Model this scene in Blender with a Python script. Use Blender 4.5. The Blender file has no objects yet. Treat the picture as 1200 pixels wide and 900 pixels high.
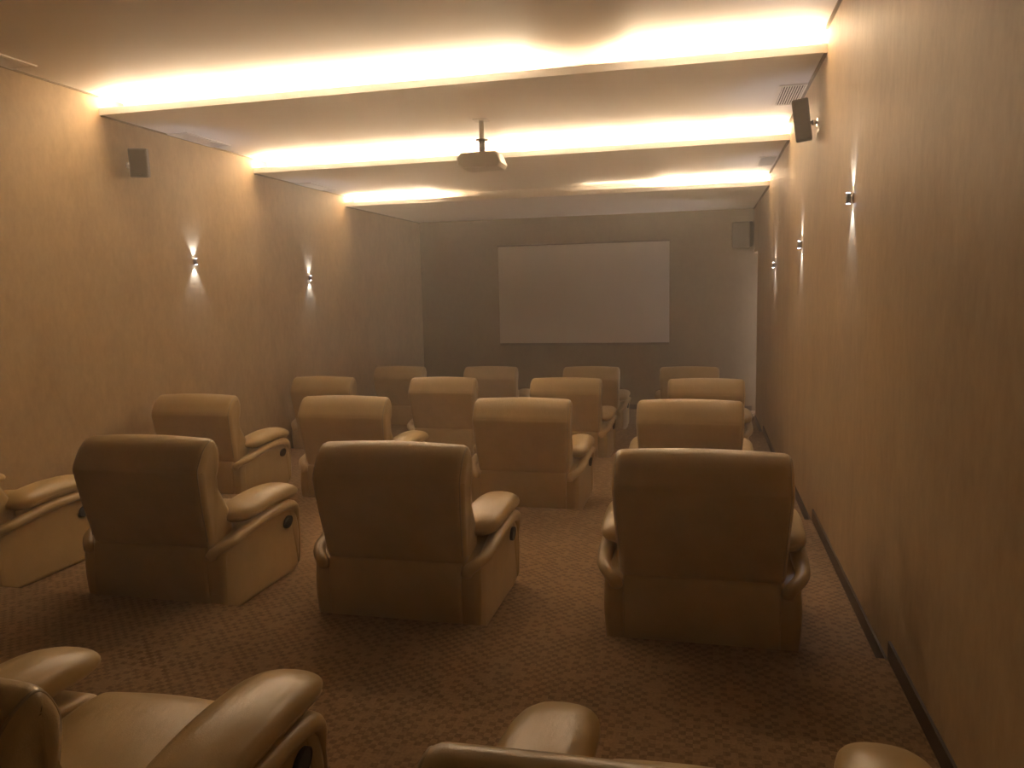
import bpy, bmesh, math, random
from mathutils import Vector, Matrix

random.seed(7)
C = bpy.context.scene.collection
SC = bpy.context.scene
PI = math.pi

# ------------------------------------------------------------------ camera
CAM_H = 2.178
cd = bpy.data.cameras.new('camera')
cam = bpy.data.objects.new('camera', cd)
C.objects.link(cam)
SC.camera = cam
cd.sensor_fit = 'HORIZONTAL'
cd.sensor_width = 36.0
cd.lens = 923.35 / 1200 * 36
cd.clip_start = 0.02
yaw, pitch, roll = 0.2392, -0.1182, -0.0219
f = Vector((-math.sin(yaw) * math.cos(pitch), math.cos(yaw) * math.cos(pitch), math.sin(pitch)))
r = Vector((math.cos(yaw), math.sin(yaw), 0))
u = r.cross(f)
r2 = r * math.cos(roll) + u * math.sin(roll)
u2 = u * math.cos(roll) - r * math.sin(roll)
cam.matrix_world = Matrix(((r2.x, u2.x, -f.x, 0), (r2.y, u2.y, -f.y, 0), (r2.z, u2.z, -f.z, CAM_H), (0, 0, 0, 1)))

# ------------------------------------------------------------------ world (thin haze fills the room), light levels, exposure
LED = 110.0                     # cove strip emission
LED_COL = (1.0, 0.77, 0.52)
SCONCE_W = 14.0
CORRIDOR_L = 13.0
HAZE = 0.021
w = bpy.data.worlds.new('world')
SC.world = w
w.use_nodes = True
nt = w.node_tree
nt.nodes['Background'].inputs['Color'].default_value = (0, 0, 0, 1)
nt.nodes['Background'].inputs['Strength'].default_value = 0
vs = nt.nodes.new('ShaderNodeVolumeScatter')
vs.inputs['Color'].default_value = (0.95, 0.93, 0.9, 1)
vs.inputs['Density'].default_value = HAZE
vs.inputs['Anisotropy'].default_value = 0.7
nt.links.new(vs.outputs['Volume'], nt.nodes['World Output'].inputs['Volume'])
vset = SC.view_settings
vset.view_transform = 'Standard'
vset.look = 'None'
vset.exposure = 0.0
vset.gamma = 1.0
vset.use_curve_mapping = False
SC.cycles.use_denoising = True
SC.cycles.max_bounces = 12
SC.cycles.diffuse_bounces = 7
SC.cycles.volume_bounces = 2
SC.cycles.sample_clamp_indirect = 0
SC.cycles.use_guiding = True
SC.cycles.guiding_training_samples = 0

# ------------------------------------------------------------------ room measures
XL, XR = -5.19, 0.837
YB, YF = -0.75, 14.22
LIP = [6.135, 8.587, 11.057]                 # front edges of the three dropped ceiling steps
CZ = [3.957, 3.795, 3.625, 3.475]            # ceiling levels, stepping down towards the screen
EDGE = [1.13, 3.711, 6.292, 8.90, 11.47]     # step edges of the floor tiers
TZ = [0.60, 0.476, 0.368, 0.246, 0.122, 0.0]

# ------------------------------------------------------------------ materials
def mat(name, col, rough=0.6, metal=0.0, spec=0.5):
    m = bpy.data.materials.new(name)
    m.use_nodes = True
    b = m.node_tree.nodes['Principled BSDF']
    b.inputs['Base Color'].default_value = (*col, 1)
    b.inputs['Roughness'].default_value = rough
    b.inputs['Metallic'].default_value = metal
    b.inputs['Specular IOR Level'].default_value = spec
    return m

def emit(name, col, s):
    m = bpy.data.materials.new(name)
    m.use_nodes = True
    n = m.node_tree.nodes
    n.remove(n['Principled BSDF'])
    e = n.new('ShaderNodeEmission')
    e.inputs['Color'].default_value = (*col, 1)
    e.inputs['Strength'].default_value = s
    m.node_tree.links.new(e.outputs[0], n['Material Output'].inputs['Surface'])
    return m

def noise_node(nt, scale, detail=4, rough=0.55, vec=None, stretch=None):
    tc = nt.nodes.new('ShaderNodeTexCoord')
    mp = nt.nodes.new('ShaderNodeMapping')
    if stretch:
        mp.inputs['Scale'].default_value = stretch
    nt.links.new(tc.outputs['Object'], mp.inputs['Vector'])
    n = nt.nodes.new('ShaderNodeTexNoise')
    n.inputs['Scale'].default_value = scale
    n.inputs['Detail'].default_value = detail
    n.inputs['Roughness'].default_value = rough
    nt.links.new(mp.outputs['Vector'], n.inputs['Vector'])
    return n

def ramp(nt, src, stops):
    rp = nt.nodes.new('ShaderNodeValToRGB')
    els = rp.color_ramp.elements
    while len(els) < len(stops):
        els.new(0.5)
    for e, (p, c) in zip(els, stops):
        e.position = p
        e.color = (*c, 1)
    nt.links.new(src, rp.inputs['Fac'])
    return rp

def bump(nt, src, strength, dist, prev=None):
    b = nt.nodes.new('ShaderNodeBump')
    b.inputs['Strength'].default_value = strength
    b.inputs['Distance'].default_value = dist
    nt.links.new(src, b.inputs['Height'])
    if prev:
        nt.links.new(prev.outputs['Normal'], b.inputs['Normal'])
    return b

def plaster(name, c0, c1, rough=0.55):
    m = mat(name, c0, rough, spec=0.35)
    nt = m.node_tree
    bs = nt.nodes['Principled BSDF']
    n1 = noise_node(nt, 2.6, 10, 0.68, stretch=(1, 1.1, 0.7))
    n2 = noise_node(nt, 14, 6, 0.7, stretch=(1, 1.2, 0.6))
    mx = nt.nodes.new('ShaderNodeMath'); mx.operation = 'MULTIPLY_ADD'
    mx.inputs[1].default_value = 0.45
    nt.links.new(n2.outputs['Fac'], mx.inputs[0])
    sc = nt.nodes.new('ShaderNodeMath'); sc.operation = 'MULTIPLY'; sc.inputs[1].default_value = 0.55
    nt.links.new(n1.outputs['Fac'], sc.inputs[0])
    nt.links.new(sc.outputs[0], mx.inputs[2])
    rp = ramp(nt, mx.outputs[0], [(0.36, c0), (0.64, c1)])
    nt.links.new(rp.outputs['Color'], bs.inputs['Base Color'])
    b1 = bump(nt, n2.outputs['Fac'], 0.25, 0.006)
    nt.links.new(b1.outputs['Normal'], bs.inputs['Normal'])
    return m

def carpet_mat():
    m = mat('carpet', (0.1, 0.06, 0.03), 0.95, spec=0.1)
    nt = m.node_tree
    bs = nt.nodes['Principled BSDF']
    def math_(op, a, b=None):
        n = nt.nodes.new('ShaderNodeMath'); n.operation = op
        for i, v in enumerate((a, b)):
            if v is None: continue
            if isinstance(v, (int, float)): n.inputs[i].default_value = v
            else: nt.links.new(v, n.inputs[i])
        return n.outputs[0]
    tc = nt.nodes.new('ShaderNodeTexCoord')
    def cells(size):
        sn = nt.nodes.new('ShaderNodeVectorMath'); sn.operation = 'SNAP'
        sn.inputs[1].default_value = (size, size, size)
        nt.links.new(tc.outputs['Object'], sn.inputs[0])
        wn = nt.nodes.new('ShaderNodeTexWhiteNoise'); wn.noise_dimensions = '3D'
        nt.links.new(sn.outputs[0], wn.inputs['Vector'])
        return wn.outputs['Value']
    big = cells(0.0271)
    small = cells(0.0090)
    ch = nt.nodes.new('ShaderNodeTexChecker'); ch.inputs['Scale'].default_value = 1 / 0.0271
    nt.links.new(tc.outputs['Object'], ch.inputs['Vector'])
    dark = math_('MULTIPLY', ch.outputs['Fac'], math_('GREATER_THAN', big, 0.25))
    fine = noise_node(nt, 300, 3, 0.7)
    patch = noise_node(nt, 1.3, 3, 0.6)
    v = math_('ADD', math_('MULTIPLY', dark, 0.26), math_('MULTIPLY', small, 0.20))
    v = math_('ADD', v, math_('MULTIPLY', big, 0.10))
    v = math_('ADD', v, math_('MULTIPLY', fine.outputs['Fac'], 0.30))
    v = math_('ADD', v, math_('MULTIPLY', patch.outputs['Fac'], 0.12))
    rp = ramp(nt, v, [(0.2, (0.36, 0.235, 0.13)), (0.5, (0.255, 0.16, 0.085)), (0.85, (0.135, 0.08, 0.042))])
    nt.links.new(rp.outputs['Color'], bs.inputs['Base Color'])
    b1 = bump(nt, fine.outputs['Fac'], 0.6, 0.006)
    b2 = bump(nt, dark, 0.4, 0.003, b1)
    nt.links.new(b2.outputs['Normal'], bs.inputs['Normal'])
    return m

def leather_mat():
    m = mat('tan_leather', (0.5, 0.4, 0.24), 0.30, spec=0.55)
    nt = m.node_tree
    bs = nt.nodes['Principled BSDF']
    n1 = noise_node(nt, 5, 5, 0.6)
    rp = ramp(nt, n1.outputs['Fac'], [(0.3, (0.48, 0.34, 0.15)), (0.7, (0.56, 0.405, 0.19))])
    nt.links.new(rp.outputs['Color'], bs.inputs['Base Color'])
    vo = nt.nodes.new('ShaderNodeTexVoronoi'); vo.inputs['Scale'].default_value = 260
    tc = nt.nodes.new('ShaderNodeTexCoord'); nt.links.new(tc.outputs['Object'], vo.inputs['Vector'])
    wr = noise_node(nt, 13, 3, 0.5, stretch=(2.2, 0.8, 1))
    b1 = bump(nt, vo.outputs['Distance'], 0.12, 0.002)
    b2 = bump(nt, wr.outputs['Fac'], 0.22, 0.010, b1)
    nt.links.new(b2.outputs['Normal'], bs.inputs['Normal'])
    return m

M = {}
M['wall'] = plaster('plaster_wall', (0.36, 0.25, 0.135), (0.49, 0.355, 0.20))
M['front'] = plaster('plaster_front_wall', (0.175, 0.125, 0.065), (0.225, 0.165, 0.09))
M['ceil'] = mat('ceiling_paint', (0.88, 0.84, 0.79), 0.5, spec=0.5)
M['backwall'] = mat('dark_rear_wall', (0.06, 0.045, 0.03), 0.8)
M['carpet'] = carpet_mat()
M['leather'] = leather_mat()
M['piping'] = mat('leather_piping', (0.42, 0.33, 0.19), 0.4)
M['black'] = mat('black_plastic', (0.010, 0.009, 0.008), 0.65)
M['chrome'] = mat('brushed_metal', (0.72, 0.70, 0.68), 0.25, 1.0)
M['fixture'] = mat('satin_fixture', (0.30, 0.29, 0.28), 0.35, 0.8)
M['base'] = mat('baseboard_wood', (0.045, 0.024, 0.014), 0.5)
M['trim'] = mat('painted_shadow_gap', (0.20, 0.145, 0.09), 0.7)
M['white'] = mat('white_plastic', (0.72, 0.69, 0.64), 0.45)
M['grey'] = mat('grey_plastic', (0.20, 0.17, 0.14), 0.5)
M['speaker'] = mat('speaker_grey', (0.105, 0.085, 0.07), 0.55)
M['grille'] = mat('speaker_grille', (0.07, 0.058, 0.05), 0.8)
M['screen'] = mat('screen_fabric', (0.60, 0.56, 0.51), 0.9, spec=0.1)
M['sframe'] = mat('screen_border', (0.13, 0.10, 0.07), 0.6)
M['vent'] = mat('vent_metal', (0.85, 0.80, 0.74), 0.45)
M['dark'] = mat('duct_dark', (0.05, 0.04, 0.03), 0.8)
M['led'] = emit('led_strip_light', LED_COL, LED)
M['leddim'] = emit('led_strip_dim', LED_COL, LED * 0.10)
M['glow'] = emit('sconce_lens', (0.70, 0.80, 1.0), 60)
M['addedglow'] = emit('added_panel_glow', (0.95, 0.87, 0.95), CORRIDOR_L)
M['glass'] = mat('lens_glass', (0.02, 0.02, 0.03), 0.08)

# ------------------------------------------------------------------ helpers
def obj(name, bm, m, parent=None, smooth=False, loc=None):
    me = bpy.data.meshes.new(name)
    bmesh.ops.recalc_face_normals(bm, faces=bm.faces)
    bm.to_mesh(me)
    bm.free()
    if smooth:
        for p in me.polygons:
            p.use_smooth = len(p.vertices) == 4      # end caps stay flat
    me.materials.append(m)
    o = bpy.data.objects.new(name, me)
    C.objects.link(o)
    if parent:
        o.parent = parent
    if loc:
        o.location = loc
    return o

def tag(o, label=None, cat=None, group=None, kind=None):
    if label: o['label'] = label
    if cat: o['category'] = cat
    if group: o['group'] = group
    if kind: o['kind'] = kind
    return o

def thing(name, label, cat, loc=(0, 0, 0), rot=(0, 0, 0), group=None):
    o = bpy.data.objects.new(name, None)
    o.empty_display_size = 0.1
    C.objects.link(o)
    o.location = loc
    o.rotation_euler = rot
    return tag(o, label, cat, group)

def box(bm, x0, x1, y0, y1, z0, z1, bev=0.0, seg=2):
    res = bmesh.ops.create_cube(bm, size=1)
    vs = res['verts']
    for v in vs:
        v.co = Vector(((x0 + x1) / 2 + v.co.x * (x1 - x0), (y0 + y1) / 2 + v.co.y * (y1 - y0), (z0 + z1) / 2 + v.co.z * (z1 - z0)))
    if bev:
        es = list({e for v in vs for e in v.link_edges})
        bmesh.ops.bevel(bm, geom=es, offset=bev, segments=seg, affect='EDGES', profile=0.5)
    return bm

def bx(*a, **k):
    return box(bmesh.new(), *a, **k)

def struct(name, bm, m, parent=None):
    o = obj(name, bm, m, parent)
    if not parent:
        o['kind'] = 'structure'
    return o

def loft(bm, rings, closed=True, cap=True):
    vr = [[bm.verts.new(p) for p in ring] for ring in rings]
    n = len(vr[0])
    for a, b in zip(vr, vr[1:]):
        for i in range(n if closed else n - 1):
            j = (i + 1) % n
            bm.faces.new((a[i], a[j], b[j], b[i]))
    if cap:
        bm.faces.new(vr[0][::-1])
        bm.faces.new(vr[-1])
    return bm

def spline(pts, n, closed=True):
    out = []
    k = len(pts)
    segs = k if closed else k - 1
    per = max(1, n // segs)
    def P(i):
        return pts[i % k] if closed else pts[max(0, min(k - 1, i))]
    for i in range(segs):
        p0, p1, p2, p3 = P(i - 1), P(i), P(i + 1), P(i + 2)
        for s in range(per):
            t = s / per
            out.append(tuple(0.5 * (2 * b + (c - a) * t + (2 * a - 5 * b + 4 * c - d) * t * t + (3 * b - a - 3 * c + d) * t ** 3)
                             for a, b, c, d in zip(p0, p1, p2, p3)))
    if not closed:
        out.append(tuple(pts[-1]))
    return out

def inset(prof, d):
    """offset a closed (y,z) outline inwards"""
    n = len(prof)
    area = sum(prof[i][0] * prof[(i + 1) % n][1] - prof[(i + 1) % n][0] * prof[i][1] for i in range(n))
    s = 1 if area > 0 else -1
    out = []
    for i in range(n):
        a, b = prof[i - 1], prof[(i + 1) % n]
        tx, ty = b[0] - a[0], b[1] - a[1]
        l = math.hypot(tx, ty) or 1
        out.append((prof[i][0] - s * ty / l * d, prof[i][1] + s * tx / l * d))
    return out

def padded(prof, x0, x1, rad, nr=5, shape=None, crown=0.0):
    """extrude a (y,z) outline along x with softly rounded ends"""
    bm = bmesh.new()
    rings = []
    def ring(x, d):
        return [Vector((x, y, z)) for y, z in inset(prof, d)]
    ts = [i / nr * PI / 2 for i in range(nr + 1)]
    rings.append(ring(x0, rad * 1.08))
    for t in ts:
        rings.append(ring(x0 + rad - rad * math.cos(t), rad * (1 - math.sin(t))))
    for k in range(1, 8):
        t = k / 8
        rings.append(ring(x0 + rad + (x1 - x0 - 2 * rad) * t, -crown * math.sin(PI * t)))
    for t in reversed(ts):
        rings.append(ring(x1 - rad + rad * math.cos(t), rad * (1 - math.sin(t))))
    rings.append(ring(x1, rad * 1.08))
    loft(bm, rings)
    bm.faces.ensure_lookup_table()
    bmesh.ops.triangulate(bm, faces=[f for f in bm.faces if len(f.verts) > 4], ngon_method='EAR_CLIP')
    if shape:
        for v in bm.verts:
            v.co = shape(v.co)
    return bm

def sweep(path, rads, nseg=12, side=Vector((1, 0, 0)), power=1.0):
    """tube along a path; rads = list of (half width along side, half height)"""
    bm = bmesh.new()
    rings = []
    for i, p in enumerate(path):
        p = Vector(p)
        a = Vector(path[max(0, i - 1)]); b = Vector(path[min(len(path) - 1, i + 1)])
        t = (b - a).normalized()
        s = (side - t * side.dot(t)).normalized()
        n = s.cross(t)
        ra, rb = rads[i]
        ring = []
        for k in range(nseg):
            th = 2 * PI * k / nseg
            c, sn = math.cos(th), math.sin(th)
            c = math.copysign(abs(c) ** power, c); sn = math.copysign(abs(sn) ** power, sn)
            ring.append(p + s * c * ra + n * sn * rb)
        rings.append(ring)
    return loft(bm, rings)

def cyl(bm, p0, p1, r0, r1=None, seg=16):
    p0, p1 = Vector(p0), Vector(p1)
    r1 = r0 if r1 is None else r1
    t = (p1 - p0).normalized()
    s = t.orthogonal().normalized()
    n = t.cross(s)
    loft(bm, [[p + (s * math.cos(2 * PI * k / seg) + n * math.sin(2 * PI * k / seg)) * rr for k in range(seg)] for p, rr in ((p0, r0), (p1, r1))])
    return bm

def copy_tree(o, parent=None):
    c = o.copy()
    C.objects.link(c)
    c.parent = parent
    for ch in o.children:
        copy_tree(ch, c)
    return c

# ------------------------------------------------------------------ the setting
T = 0.15
# floor tiers, each tier running from its own edge to the next
ys = [YB] + EDGE + [YF + T]
for i, z in enumerate(TZ):
    struct('floor', bx(XL - T, XR + T, ys[i], ys[i + 1], -0.2, z), M['carpet'])
struct('wall_left', bx(XL - T, XL, YB, YF, 0, 4.2), M['wall'])
bm = bmesh.new()
DY0, DY1, DH = 13.25, YF, 2.72           # tall doorway in the far end of the right wall
box(bm, XR, XR + T, YB, DY0, 0, 4.2)
box(bm, XR, XR + T, DY0, DY1, DH, 4.2)
struct('wall_right', bm, M['wall'])
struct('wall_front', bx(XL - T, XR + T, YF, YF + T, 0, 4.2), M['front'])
struct('wall_back', bx(XL - T, XR + T, YB - T, YB, 0, 4.2), M['backwall'])  # unseen wall, set close and dark to cut light on the chair backs
# corridor beyond the doorway
bm = bmesh.new()
box(bm, XR + 1.7, XR + 1.85, 12.0, 15.4, 0, 3.2)
box(bm, XR + T, XR + 1.7, 11.9, 12.05, 0, 3.2)
box(bm, XR + T, XR + 1.7, 15.35, 15.5, 0, 3.2)
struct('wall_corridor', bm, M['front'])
struct('floor_corridor', bx(XR + T, XR + 1.85, 11.9, 15.5, -0.2, 0), M['carpet'])
struct('ceiling_corridor', bx(XR + T, XR + 1.85, 11.9, 15.5, 3.2, 3.3), M['ceil'])
# ceiling steps: each upper level runs on over the cove behind the next lip
SLAB = 0.025
starts = [YB] + LIP
ends = [l + 0.34 for l in LIP] + [YF]
for i in range(4):
    struct('ceiling', bx(XL, XR, starts[i], ends[i], CZ[i], CZ[i] + SLAB), M['ceil'])
for i, y in enumerate(LIP):
    z = CZ[i + 1]
    struct('trim_%d' % (i + 1), bx(XL, XR, y - 0.002, y + 0.016, z - 0.004, z + 0.055), M['ceil'])       # lip
    struct('trim_%d' % (i + 4), bx(XL, XR, y + 0.32, y + 0.34, z, CZ[i] + SLAB), M['ceil'])              # back of the cove
# thin strips coloured dark in place of the shadow gap between ceiling and walls
k = 7
for i in range(4):
    a = starts[i] + (0.02 if i else 0)
    b = LIP[i] if i < 3 else YF
    for x0, x1 in ((XL, XL + 0.012), (XR - 0.022, XR)):
        struct('trim_%d' % k, bx(x0, x1, a, b, CZ[i] - 0.014, CZ[i]), M['trim'])
        k += 1
# baseboards following the tiers
for i, z in enumerate(TZ):
    a, b = ys[i], min(ys[i + 1], YF)
    struct('baseboard_left', bx(XL, XL + 0.012, a, b, z, z + 0.085), M['base'])
    struct('baseboard_right', bx(XR - 0.012, XR, a, b if i < 5 else DY0, z, z + 0.085), M['base'])
struct('baseboard_front', bx(XL, XR, YF - 0.012, YF, 0, 0.085), M['base'])

# ------------------------------------------------------------------ led strips in the coves
def strip(cove, x0, x1, label, dim=False):
    # lies in the cove just behind the lip, shining up at the upper ceiling
    y = LIP[cove] + 0.07
    z = CZ[cove + 1] + SLAB + 0.016
    t = thing('led_strip', label, 'strip light', ((x0 + x1) / 2, y, z), group='strip lights in the ceiling coves')
    h = (x1 - x0) / 2
    obj('channel', bx(-h, h, -0.032, 0.032, -0.016, 0.008), M['white'], t)
    obj('diffuser', bx(-h, h, -0.028, 0.028, 0.0085, 0.014), M['leddim'] if dim else M['led'], t)
strip(0, XL + 0.03, -1.30, 'long warm glowing strip in the nearest ceiling cove, from the left wall')
strip(0, -0.58, XR - 0.03, 'short warm glowing strip in the nearest ceiling cove, by the right wall')
strip(1, XL + 0.03, -2.36, 'warm glowing strip in the middle ceiling cove, left of the projector')
strip(1, -2.22, XR - 0.03, 'warm glowing strip in the middle ceiling cove, right of the projector')
strip(2, XL + 0.03, -3.78, 'short warm glowing strip in the farthest ceiling cove, by the left wall')
strip(2, -0.58, XR - 0.03, 'short warm glowing strip in the farthest ceiling cove, by the right wall')
strip(2, -1.62, -0.60, 'dim stretch of strip light in the farthest ceiling cove', dim=True)

# ------------------------------------------------------------------ recliner prototype (faces +y, origin on the floor under its middle)
def make_recliner(recline=0.0):
    t = thing('recliner', '', 'armchair')
    L = M['leather']
    # backrest
    prof = spline([(-0.365, 0.395), (-0.40, 0.50), (-0.435, 0.63), (-0.462, 0.77), (-0.470, 0.822), (-0.467, 0.842), (-0.456, 0.868), (-0.408, 0.937),
                   (-0.350, 0.980), (-0.290, 0.984), (-0.248, 0.910), (-0.258, 0.82), (-0.282, 0.745), (-0.235, 0.67),
                   (-0.165, 0.57), (-0.125, 0.475), (-0.14, 0.405), (-0.25, 0.385)], 85)
    def taper(v):
        k = 0.94 + 0.06 * max(0, min(1, (v.z - 0.42) / 0.40))
        up = max(0, v.z - 0.45)
        crown = 0.008 * (1 - (v.x / 0.42) ** 2) * max(0, (v.z - 0.85) / 0.15)
        return Vector((v.x * k, v.y - recline * min(up, 0.36), v.z + (0.055 - 0.10 * recline) * up + crown))
    back = obj('backrest', padded(prof, -0.42, 0.42, 0.045, 6, taper, 0.006), L, t, True)
    ins = inset(prof, 0.012)
    for s in (-1, 1):
        pth = [taper(Vector((s * 0.402, y, z))) for y, z in ins]
        pth = pth[2:70]
        obj('piping', sweep(pth, [(0.0045, 0.0045)] * len(pth), 6), M['piping'], back, True)
    # lower rear panel
    rp = spline([(-0.352, 0.03), (-0.388, 0.035), (-0.398, 0.10), (-0.405, 0.25), (-0.398, 0.375), (-0.375, 0.405), (-0.345, 0.39), (-0.34, 0.2)], 40)
    obj('rear_panel', padded(rp, -0.372, 0.372, 0.016, 4, None, 0.004), L, t, True)
    # seat cushion with waterfall front
    sp = spline([(-0.22, 0.30), (-0.23, 0.40), (-0.10, 0.435), (0.15, 0.455), (0.34, 0.46), (0.43, 0.445), (0.475, 0.39), (0.465, 0.32), (0.40, 0.285), (0.1, 0.28)], 60)
    obj('seat_cushion', padded(sp, -0.285, 0.285, 0.04, 5, None, 0.012), L, t, True)
    fp = spline([(0.40, 0.05), (0.465, 0.055), (0.482, 0.12), (0.484, 0.22), (0.465, 0.28), (0.40, 0.29)], 36)
    obj('footrest', padded(fp, -0.28, 0.28, 0.025, 4, None, 0.006), L, t, True)
    obj('base', bx(-0.33, 0.33, -0.34, 0.42, 0.0, 0.06), M['black'], t)
    # arms
    for s in (-1, 1):
        ap = spline([(-0.352, 0.0), (-0.374, 0.06), (-0.382, 0.22), (-0.376, 0.345), (-0.345, 0.395), (-0.20, 0.435), (0.0, 0.462), (0.20, 0.472),
                     (0.36, 0.457), (0.445, 0.415), (0.472, 0.30), (0.47, 0.15), (0.45, 0.0), (0.2, -0.004), (-0.1, -0.004)], 75)
        def side(v, s=s):
            # plump outer face, tucked in a little at the floor and at the rear
            k = 1.0
            if v.x > 0.40:
                bul = 0.020 * math.sin(PI * max(0, min(1, v.z / 0.48)))
                bul -= 0.03 * max(0, (-0.25 - v.y) / 0.17) ** 2
                return Vector((s * (v.x + bul), v.y, max(0.0, v.z)))
            return Vector((s * v.x, v.y, max(0.0, v.z)))
        arm = obj('arm', padded(ap, 0.29, 0.462, 0.03, 5, side), L, t, True)
        # raised roll that borders the outer panel
        bp = spline([(-0.392, 0.335), (-0.376, 0.378), (-0.28, 0.418), (-0.10, 0.452), (0.10, 0.474), (0.27, 0.474), (0.385, 0.450), (0.448, 0.392),
                     (0.470, 0.30), (0.469, 0.17), (0.452, 0.04)], 50, closed=False)
        n = len(bp)
        path, rads = [], []
        for i, (y, z) in enumerate(bp):
            q = i / (n - 1)
            rr = 0.040 if q < 0.58 else 0.040 - min(1, (q - 0.58) / 0.2) * 0.026
            e = min(1, i / 3.0, (n - 1 - i) / 2.0)
            rr *= max(0.25, math.sqrt(max(0, 1 - (1 - e) ** 2)))
            rr *= 1 - 0.22 * min(1, max(0, (-0.15 - y) / 0.2))
            xo = 0.480 - 0.115 * max(0, (-0.25 - y) / 0.17) ** 2 - (0.012 * min(1, (q - 0.58) / 0.2) if q > 0.58 else 0)
            path.append(Vector((s * xo, y, z)))
            rads.append((rr * 1.05, rr * 0.85))
        obj('arm_roll', sweep(path, rads, 12, Vector((s, 0, 0))), L, arm, True)
        # puffy armrest pad
        path, rads = [], []
        N = 26
        for i in range(N + 1):
            q = i / N
            y = -0.215 + 0.715 * q
            zc = 0.530 + 0.026 * math.sin(PI * min(1, q * 0.95)) - 0.012 * max(0, q - 0.75) / 0.25
            rear = math.sqrt(max(0.0, 1 - (1 - min(1, q / 0.16)) ** 2))
            front = math.sqrt(max(0.0, 1 - max(0, (q - 0.74) / 0.26) ** 2.2))
            ww = (0.110 + 0.012 * math.sin(PI * q)) * max(0.25, rear) * (0.45 + 0.55 * front)
            hh = (0.052 + 0.012 * math.sin(PI * q)) * max(0.22, rear) * (0.16 + 0.84 * front)
            path.append(Vector((s * 0.398, y, zc)))
            rads.append((ww, hh))
        pad = obj('arm_pad', sweep(path, rads, 20, Vector((s, 0, 0)), 0.88), L, arm, True)
        seam = [Vector((s * (0.398 + rads[i][0] * 0.965), path[i].y, path[i].z - 0.012)) for i in range(4, N - 1)]
        # stitched seam welt belongs to the pad's outline: joined into the pad's own mesh
        me = pad.data
        bm = bmesh.new(); bm.from_mesh(me)
        b2 = sweep(seam, [(0.003, 0.003)] * len(seam), 5, Vector((0, 0, 1)))
        tmp = bpy.data.meshes.new('tmp'); b2.to_mesh(tmp); b2.free()
        bm.from_mesh(tmp); bpy.data.meshes.remove(tmp)
        bmesh.ops.recalc_face_normals(bm, faces=bm.faces)
        bm.to_mesh(me); bm.free()
        for p in me.polygons: p.use_smooth = True
        if s == 1:
            # release lever cup in the right-hand outer panel
            bm = bmesh.new()
            def el(x, a, b, n=24):
                return [Vector((x, 0.335 + a * math.cos(2 * PI * k / n) * 0.94 - b * math.sin(2 * PI * k / n) * 0.34,
                                0.352 + a * math.cos(2 * PI * k / n) * 0.34 + b * math.sin(2 * PI * k / n) * 0.94)) for k in range(n)]
            loft(bm, [el(0.462, 0.050, 0.036), el(0.4845, 0.050, 0.036), el(0.4860, 0.044, 0.031), el(0.483, 0.043, 0.030)])
            cup = obj('release_handle', bm, M['black'], arm, True)
            cup['label'] = 'dark oval release handle set in the side panel'
    return t

proto = make_recliner()
reclined = make_recliner(0.45)           # the nearest row is tipped back a little
G = 'tan leather recliners'
ROWS = [
    # tier index, centre y, [(x, rotation degrees, label)]
    (1, 1.60, [(-1.60, 0, 'tan leather recliner nearest the camera at bottom left, seat and arms in view'),
               (0.01, -3, 'tan recliner at the bottom right edge, only backrest top and arm ends in view')]),
    (2, 4.15, [(-4.65, 0, 'tan leather recliner cut off by the left edge, behind the bottom left one'),
               (-3.085, 0, 'large tan leather recliner second from left in the nearest full row'),
               (-1.585, 0, 'large tan leather recliner in the middle of the nearest full row, right arm pad highlighted'),
               (-0.005, 0, 'large tan recliner seen from straight behind, by the right wall')]),
    (3, 6.75, [(-4.61, 0, 'tan leather recliner by the left wall in the second full row, lever visible'),
               (-3.10, 0, 'tan leather recliner second from left in the second full row'),
               (-1.476, 0, 'tan leather recliner third from left in the second full row, whole back visible'),
               (-0.10, 0, 'tan leather recliner by the right wall in the second full row')]),
    (4, 9.36, [(-4.64, 0, 'tan leather recliner by the left wall in the third full row'),
               (-3.056, 0, 'tan leather recliner second from left in the third full row'),
               (-1.55, 0, 'tan leather recliner third from left in the third full row, right arm visible'),
               (0.036, 0, 'tan leather recliner by the right wall in the third full row')]),
    (5, 11.93, [(-4.635, 0, 'dim tan recliner of the row nearest the screen, by the left wall'),
                (-3.155, 0, 'dim tan recliner of the row nearest the screen, left of the screen'),
                (-1.61, 0, 'dim tan recliner of the row nearest the screen, below the right part of the screen'),
                (-0.19, 0, 'dim tan recliner of the row nearest the screen, before the pale lit wall patch')]),
]
used = []
for ti, yc, seats in ROWS:
    for x, rz, lab in seats:
        src = reclined if ti == 1 else proto
        o = copy_tree(src) if src in used else src
        used.append(src)
        o.location = (x, yc - (0.05 if rz else 0), TZ[ti])
        o.rotation_euler = (0, 0, math.radians(rz))
        tag(o, lab, 'armchair', G)

# ------------------------------------------------------------------ projection screen
S_X0, S_X1, S_Z0, S_Z1 = -3.668, -0.580, 1.206, 2.974
t = thing('projection_screen', 'wide pale blank projection screen on the front wall', 'screen', ((S_X0 + S_X1) / 2, YF, S_Z0))
hw, hh = (S_X1 - S_X0) / 2, S_Z1 - S_Z0
obj('screen_surface', bx(-hw, hw, -0.035, -0.030, 0, hh), M['screen'], t)
obj('bottom_bar', bx(-hw, hw, -0.045, -0.020, -0.045, -0.001, bev=0.006), M['sframe'], t)
obj('casing', bx(-hw - 0.02, hw + 0.02, -0.055, -0.002, hh + 0.001, hh + 0.03, bev=0.008), M['sframe'], t)
obj('backing', bx(-hw, hw, -0.029, -0.002, 0.02, hh), M['sframe'], t)

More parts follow.
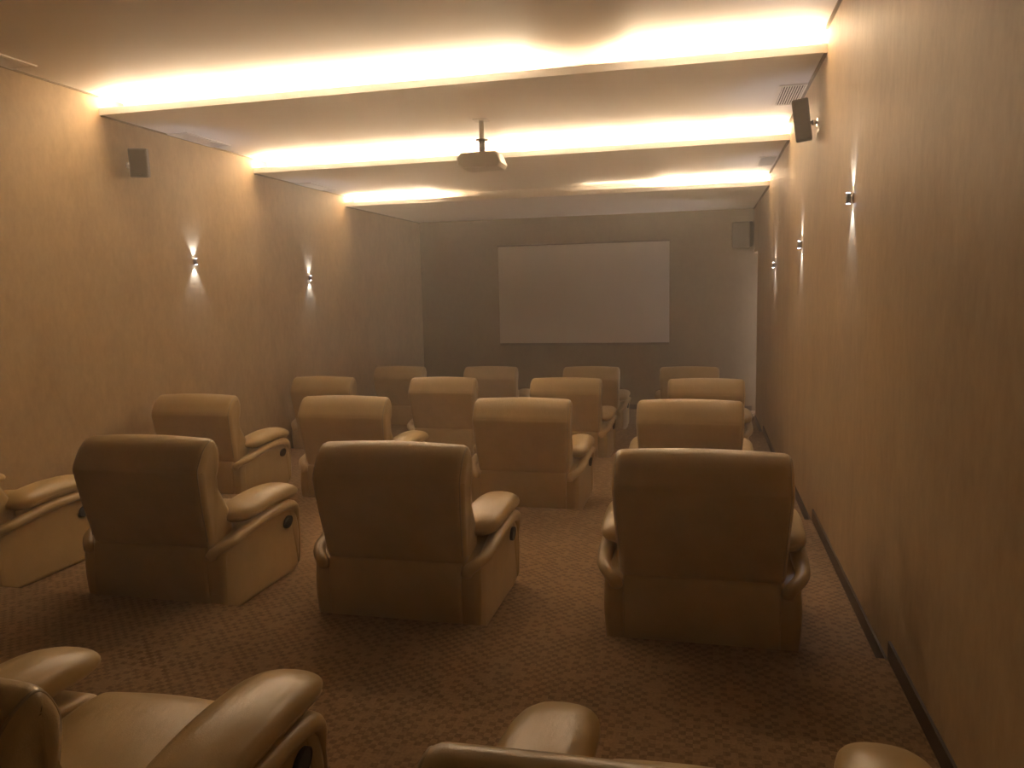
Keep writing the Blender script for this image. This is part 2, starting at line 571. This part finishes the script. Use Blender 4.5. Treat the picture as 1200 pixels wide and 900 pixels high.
# ------------------------------------------------------------------ projector on its pole
t = thing('projector', 'white ceiling projector hanging on a pole in front of the middle cove', 'projector', (-2.06, 7.45, CZ[1]))
H = 0.40
obj('ceiling_plate', bx(-0.07, 0.07, -0.07, 0.07, -0.012, 0, bev=0.003), M['white'], t)
obj('pole', cyl(bmesh.new(), (0, 0, -0.012), (0, 0, -0.30), 0.024), M['white'], t, True)
obj('collar', cyl(bmesh.new(), (0, 0, -0.185), (0, 0, -0.195), 0.058), M['grey'], t, True)
obj('lower_pole', cyl(bmesh.new(), (0, 0, -0.195), (0, 0, -0.32), 0.029), M['grey'], t, True)
br = obj('bracket', bx(-0.11, 0.11, -0.04, 0.04, -0.325, -0.312, bev=0.003), M['grey'], t)
for sx in (-1, 1):
    obj('bracket_arm', bx(sx * 0.11 - 0.02, sx * 0.11 + 0.02, -0.09, 0.09, -0.332, -0.322), M['grey'], br)
bm = bmesh.new()
pr = [(-0.215, -0.365), (-0.19, -0.335), (-0.175, -0.318), (0.165, -0.316), (0.185, -0.345), (0.215, -0.425), (0.19, -0.462), (-0.15, -0.468), (-0.205, -0.43)]
rings = []
for y, sx, sz in ((-0.15, 0.93, 0.86), (-0.145, 0.97, 0.94), (-0.13, 1, 1), (0.12, 1, 1), (0.14, 0.96, 0.92)):
    rings.append([Vector((x * sx, y, -0.395 + (z + 0.395) * sz)) for x, z in pr])
loft(bm, rings)
body = obj('body', bm, M['white'], t)
for i in range(5):
    obj('vent_slot', bx(-0.10 + i * 0.018, -0.092 + i * 0.018, -0.1475, -0.141, -0.425, -0.365), M['grey'], body)
bm = bmesh.new(); cyl(bm, (0.09, 0.13, -0.395), (0.09, 0.175, -0.395), 0.045, 0.042, 20)
ln = obj('lens', bm, M['grey'], body, True)
obj('lens_glass', cyl(bmesh.new(), (0.09, 0.172, -0.395), (0.09, 0.178, -0.395), 0.036, seg=20), M['glass'], ln)

# ------------------------------------------------------------------ speakers
def speaker(name, label, loc, rz, rx, wall_dir, sz=(0.19, 0.16, 0.30), stem=0.10, mark=True, ry=0.0):
    t = thing(name, label, 'speaker', loc, (rx, ry, rz), 'wall speakers')
    a, b, c = sz
    body = obj('cabinet', bx(-a / 2, a / 2, -b / 2, b / 2, -c / 2, c / 2, bev=0.012), M['speaker'], t)
    obj('grille', bx(-a / 2 + 0.012, a / 2 - 0.012, b / 2, b / 2 + 0.010, -c / 2 + 0.012, c / 2 - 0.012, bev=0.004), M['grille'], t)
    if mark:
        obj('badge', bx(-0.022, 0.022, b / 2 + 0.010, b / 2 + 0.013, -c / 2 + 0.022, -c / 2 + 0.032), M['chrome'], t)
    # stem to the wall, in local axes
    R3 = (Matrix.Rotation(rz, 4, 'Z') @ Matrix.Rotation(ry, 4, 'Y') @ Matrix.Rotation(rx, 4, 'X')).inverted()
    d = (R3 @ Vector((*wall_dir, 0))).xyz.normalized()
    st = Vector((0, 0, -0.02))
    dist = stem
    bm = bmesh.new()
    cyl(bm, st + d * (a / 2 * 0.8), st + d * (dist - 0.004), 0.012)
    bmesh.ops.create_uvsphere(bm, u_segments=14, v_segments=8, radius=0.022, matrix=Matrix.Translation(st + d * (dist * 0.72)))
    obj('ball_joint', bm, M['chrome'], t, True)
    obj('wall_plate', cyl(bmesh.new(), st + d * (dist - 0.01), st + d * dist, 0.034), M['chrome'], t, True)
    return t
speaker('speaker', 'dark grey box speaker high on the left wall', (XL + 0.125, 6.45, 3.42), math.radians(-150), math.radians(-8), (-1, 0), (0.16, 0.14, 0.26), 0.125)
speaker('speaker', 'grey box speaker on a tilted bracket high on the right wall', (XR - 0.115, 6.55, 3.415), math.radians(172), math.radians(-6), (1, 0), (0.12, 0.12, 0.31), 0.115, False, math.radians(7))
t = speaker('speaker', 'dark box speaker in the far right corner above the pale lit patch', (0.635, YF - 0.20, 3.03), math.radians(165), math.radians(-6), (0, 1), (0.30, 0.24, 0.42), 0.20, False)

# ------------------------------------------------------------------ ceiling vents
def vent(label, x, y, z, wx=0.235, wy=0.74):
    t = thing('ceiling_vent', label, 'vent', (x, y, z), group='air vents in the ceiling')
    a, b, fr = wx / 2, wy / 2, 0.026
    bm = bmesh.new()
    box(bm, -a, a, -b, -b + fr, -0.010, 0); box(bm, -a, a, b - fr, b, -0.010, 0)
    box(bm, -a, -a + fr, -b + fr, b - fr, -0.010, 0); box(bm, a - fr, a, -b + fr, b - fr, -0.010, 0)
    obj('frame', bm, M['vent'], t)
    obj('duct_backing', bx(-a + fr, a - fr, -b + fr, b - fr, -0.003, -0.001), M['dark'], t)
    n = 9
    sl = None
    for i in range(n):
        xx = -a + fr + (i + 0.5) * (wx - 2 * fr) / n
        if sl is None:
            bm = bmesh.new(); box(bm, -0.0045, 0.0045, -b + fr, b - fr, -0.008, -0.0035)
            sl = obj('slat', bm, M['vent'], t); sl.location.x = xx
        else:
            c = sl.copy(); C.objects.link(c); c.location.x = xx
    return t
vent('louvred air vent in the ceiling beside the right wall, nearest one there', 0.71, 7.39, CZ[1])
vent('small far air vent in the ceiling beside the right wall, before the third cove', 0.72, 9.95, CZ[2])
vent('air vent in the ceiling by the left wall, between the first and second coves', XL + 0.125, 7.40, CZ[1])
vent('air vent at the top left edge of the photo, nearest one on the left', XL + 0.13, 4.86, CZ[0])
vent('faint far air vent in the ceiling by the left wall, before the third cove', XL + 0.125, 9.92, CZ[2])

# ------------------------------------------------------------------ up-down wall lights
def sconce(label, y, z, side):
    x = XL if side < 0 else XR
    n = 1 if side < 0 else -1
    t = thing('wall_light', label, 'wall light', (x, y, z), group='small up and down wall lights')
    obj('back_plate', bx(min(0, n * 0.006), max(0, n * 0.006), -0.016, 0.016, -0.028, 0.028), M['chrome'], t)
    bm = bmesh.new(); cyl(bm, (n * 0.026, 0, -0.030), (n * 0.026, 0, 0.030), 0.014, seg=18)
    obj('body', bm, M['fixture'], t, True)
    for s in (-1, 1):
        obj('light_lens', cyl(bmesh.new(), (n * 0.026, 0, s * 0.0302), (n * 0.026, 0, s * 0.0315), 0.011, seg=14), M['glow'], t)
        ld = bpy.data.lights.new('beam', 'SPOT')
        ld.energy = SCONCE_W
        ld.color = (0.62, 0.74, 1.0)
        ld.spot_size = math.radians(80)
        ld.spot_blend = 0.7
        ld.shadow_soft_size = 0.008
        lo = bpy.data.objects.new('beam', ld)
        C.objects.link(lo)
        lo.parent = t
        lo.location = (n * 0.026, 0, s * 0.034)
        lo.rotation_euler = (0 if s < 0 else PI, 0, 0)
sconce('small cool white wall light on the left wall, nearer one', 7.335, 2.547, -1)
sconce('small cool white wall light on the left wall, farther one', 9.82, 2.403, -1)
sconce('small cool white wall light on the right wall, nearest of three', 4.98, 2.664, 1)
sconce('small cool white wall light on the right wall, middle of three', 7.39, 2.52, 1)
sconce('small cool white wall light on the right wall, farthest of three', 9.99, 2.412, 1)

# ------------------------------------------------------------------ unseen panel added to throw the light patch through the doorway
t = thing('added_light_panel', 'tall unseen glowing panel added beyond the far doorway to light the far corner', 'light panel', (XR + 0.78, 13.96, 0.15))
obj('frame', bx(-0.02, 0.03, -0.19, 0.19, -0.04, 2.64, bev=0.006), M['white'], t)
obj('diffuser', bx(-0.03, -0.021, -0.15, 0.15, 0, 2.6), M['addedglow'], t)

# small pale fitting on the floor by the doorway
t = thing('door_stop', 'tiny pale glinting fitting low in the far right corner', 'door stop', (XR - 0.05, 13.1, 0))
obj('stem', cyl(bmesh.new(), (0, 0, 0), (0, 0, 0.09), 0.016), M['chrome'], t, True)
bm = bmesh.new(); bmesh.ops.create_uvsphere(bm, u_segments=12, v_segments=8, radius=0.028, matrix=Matrix.Translation((0, 0, 0.10)))
obj('buffer', bm, M['white'], t, True)
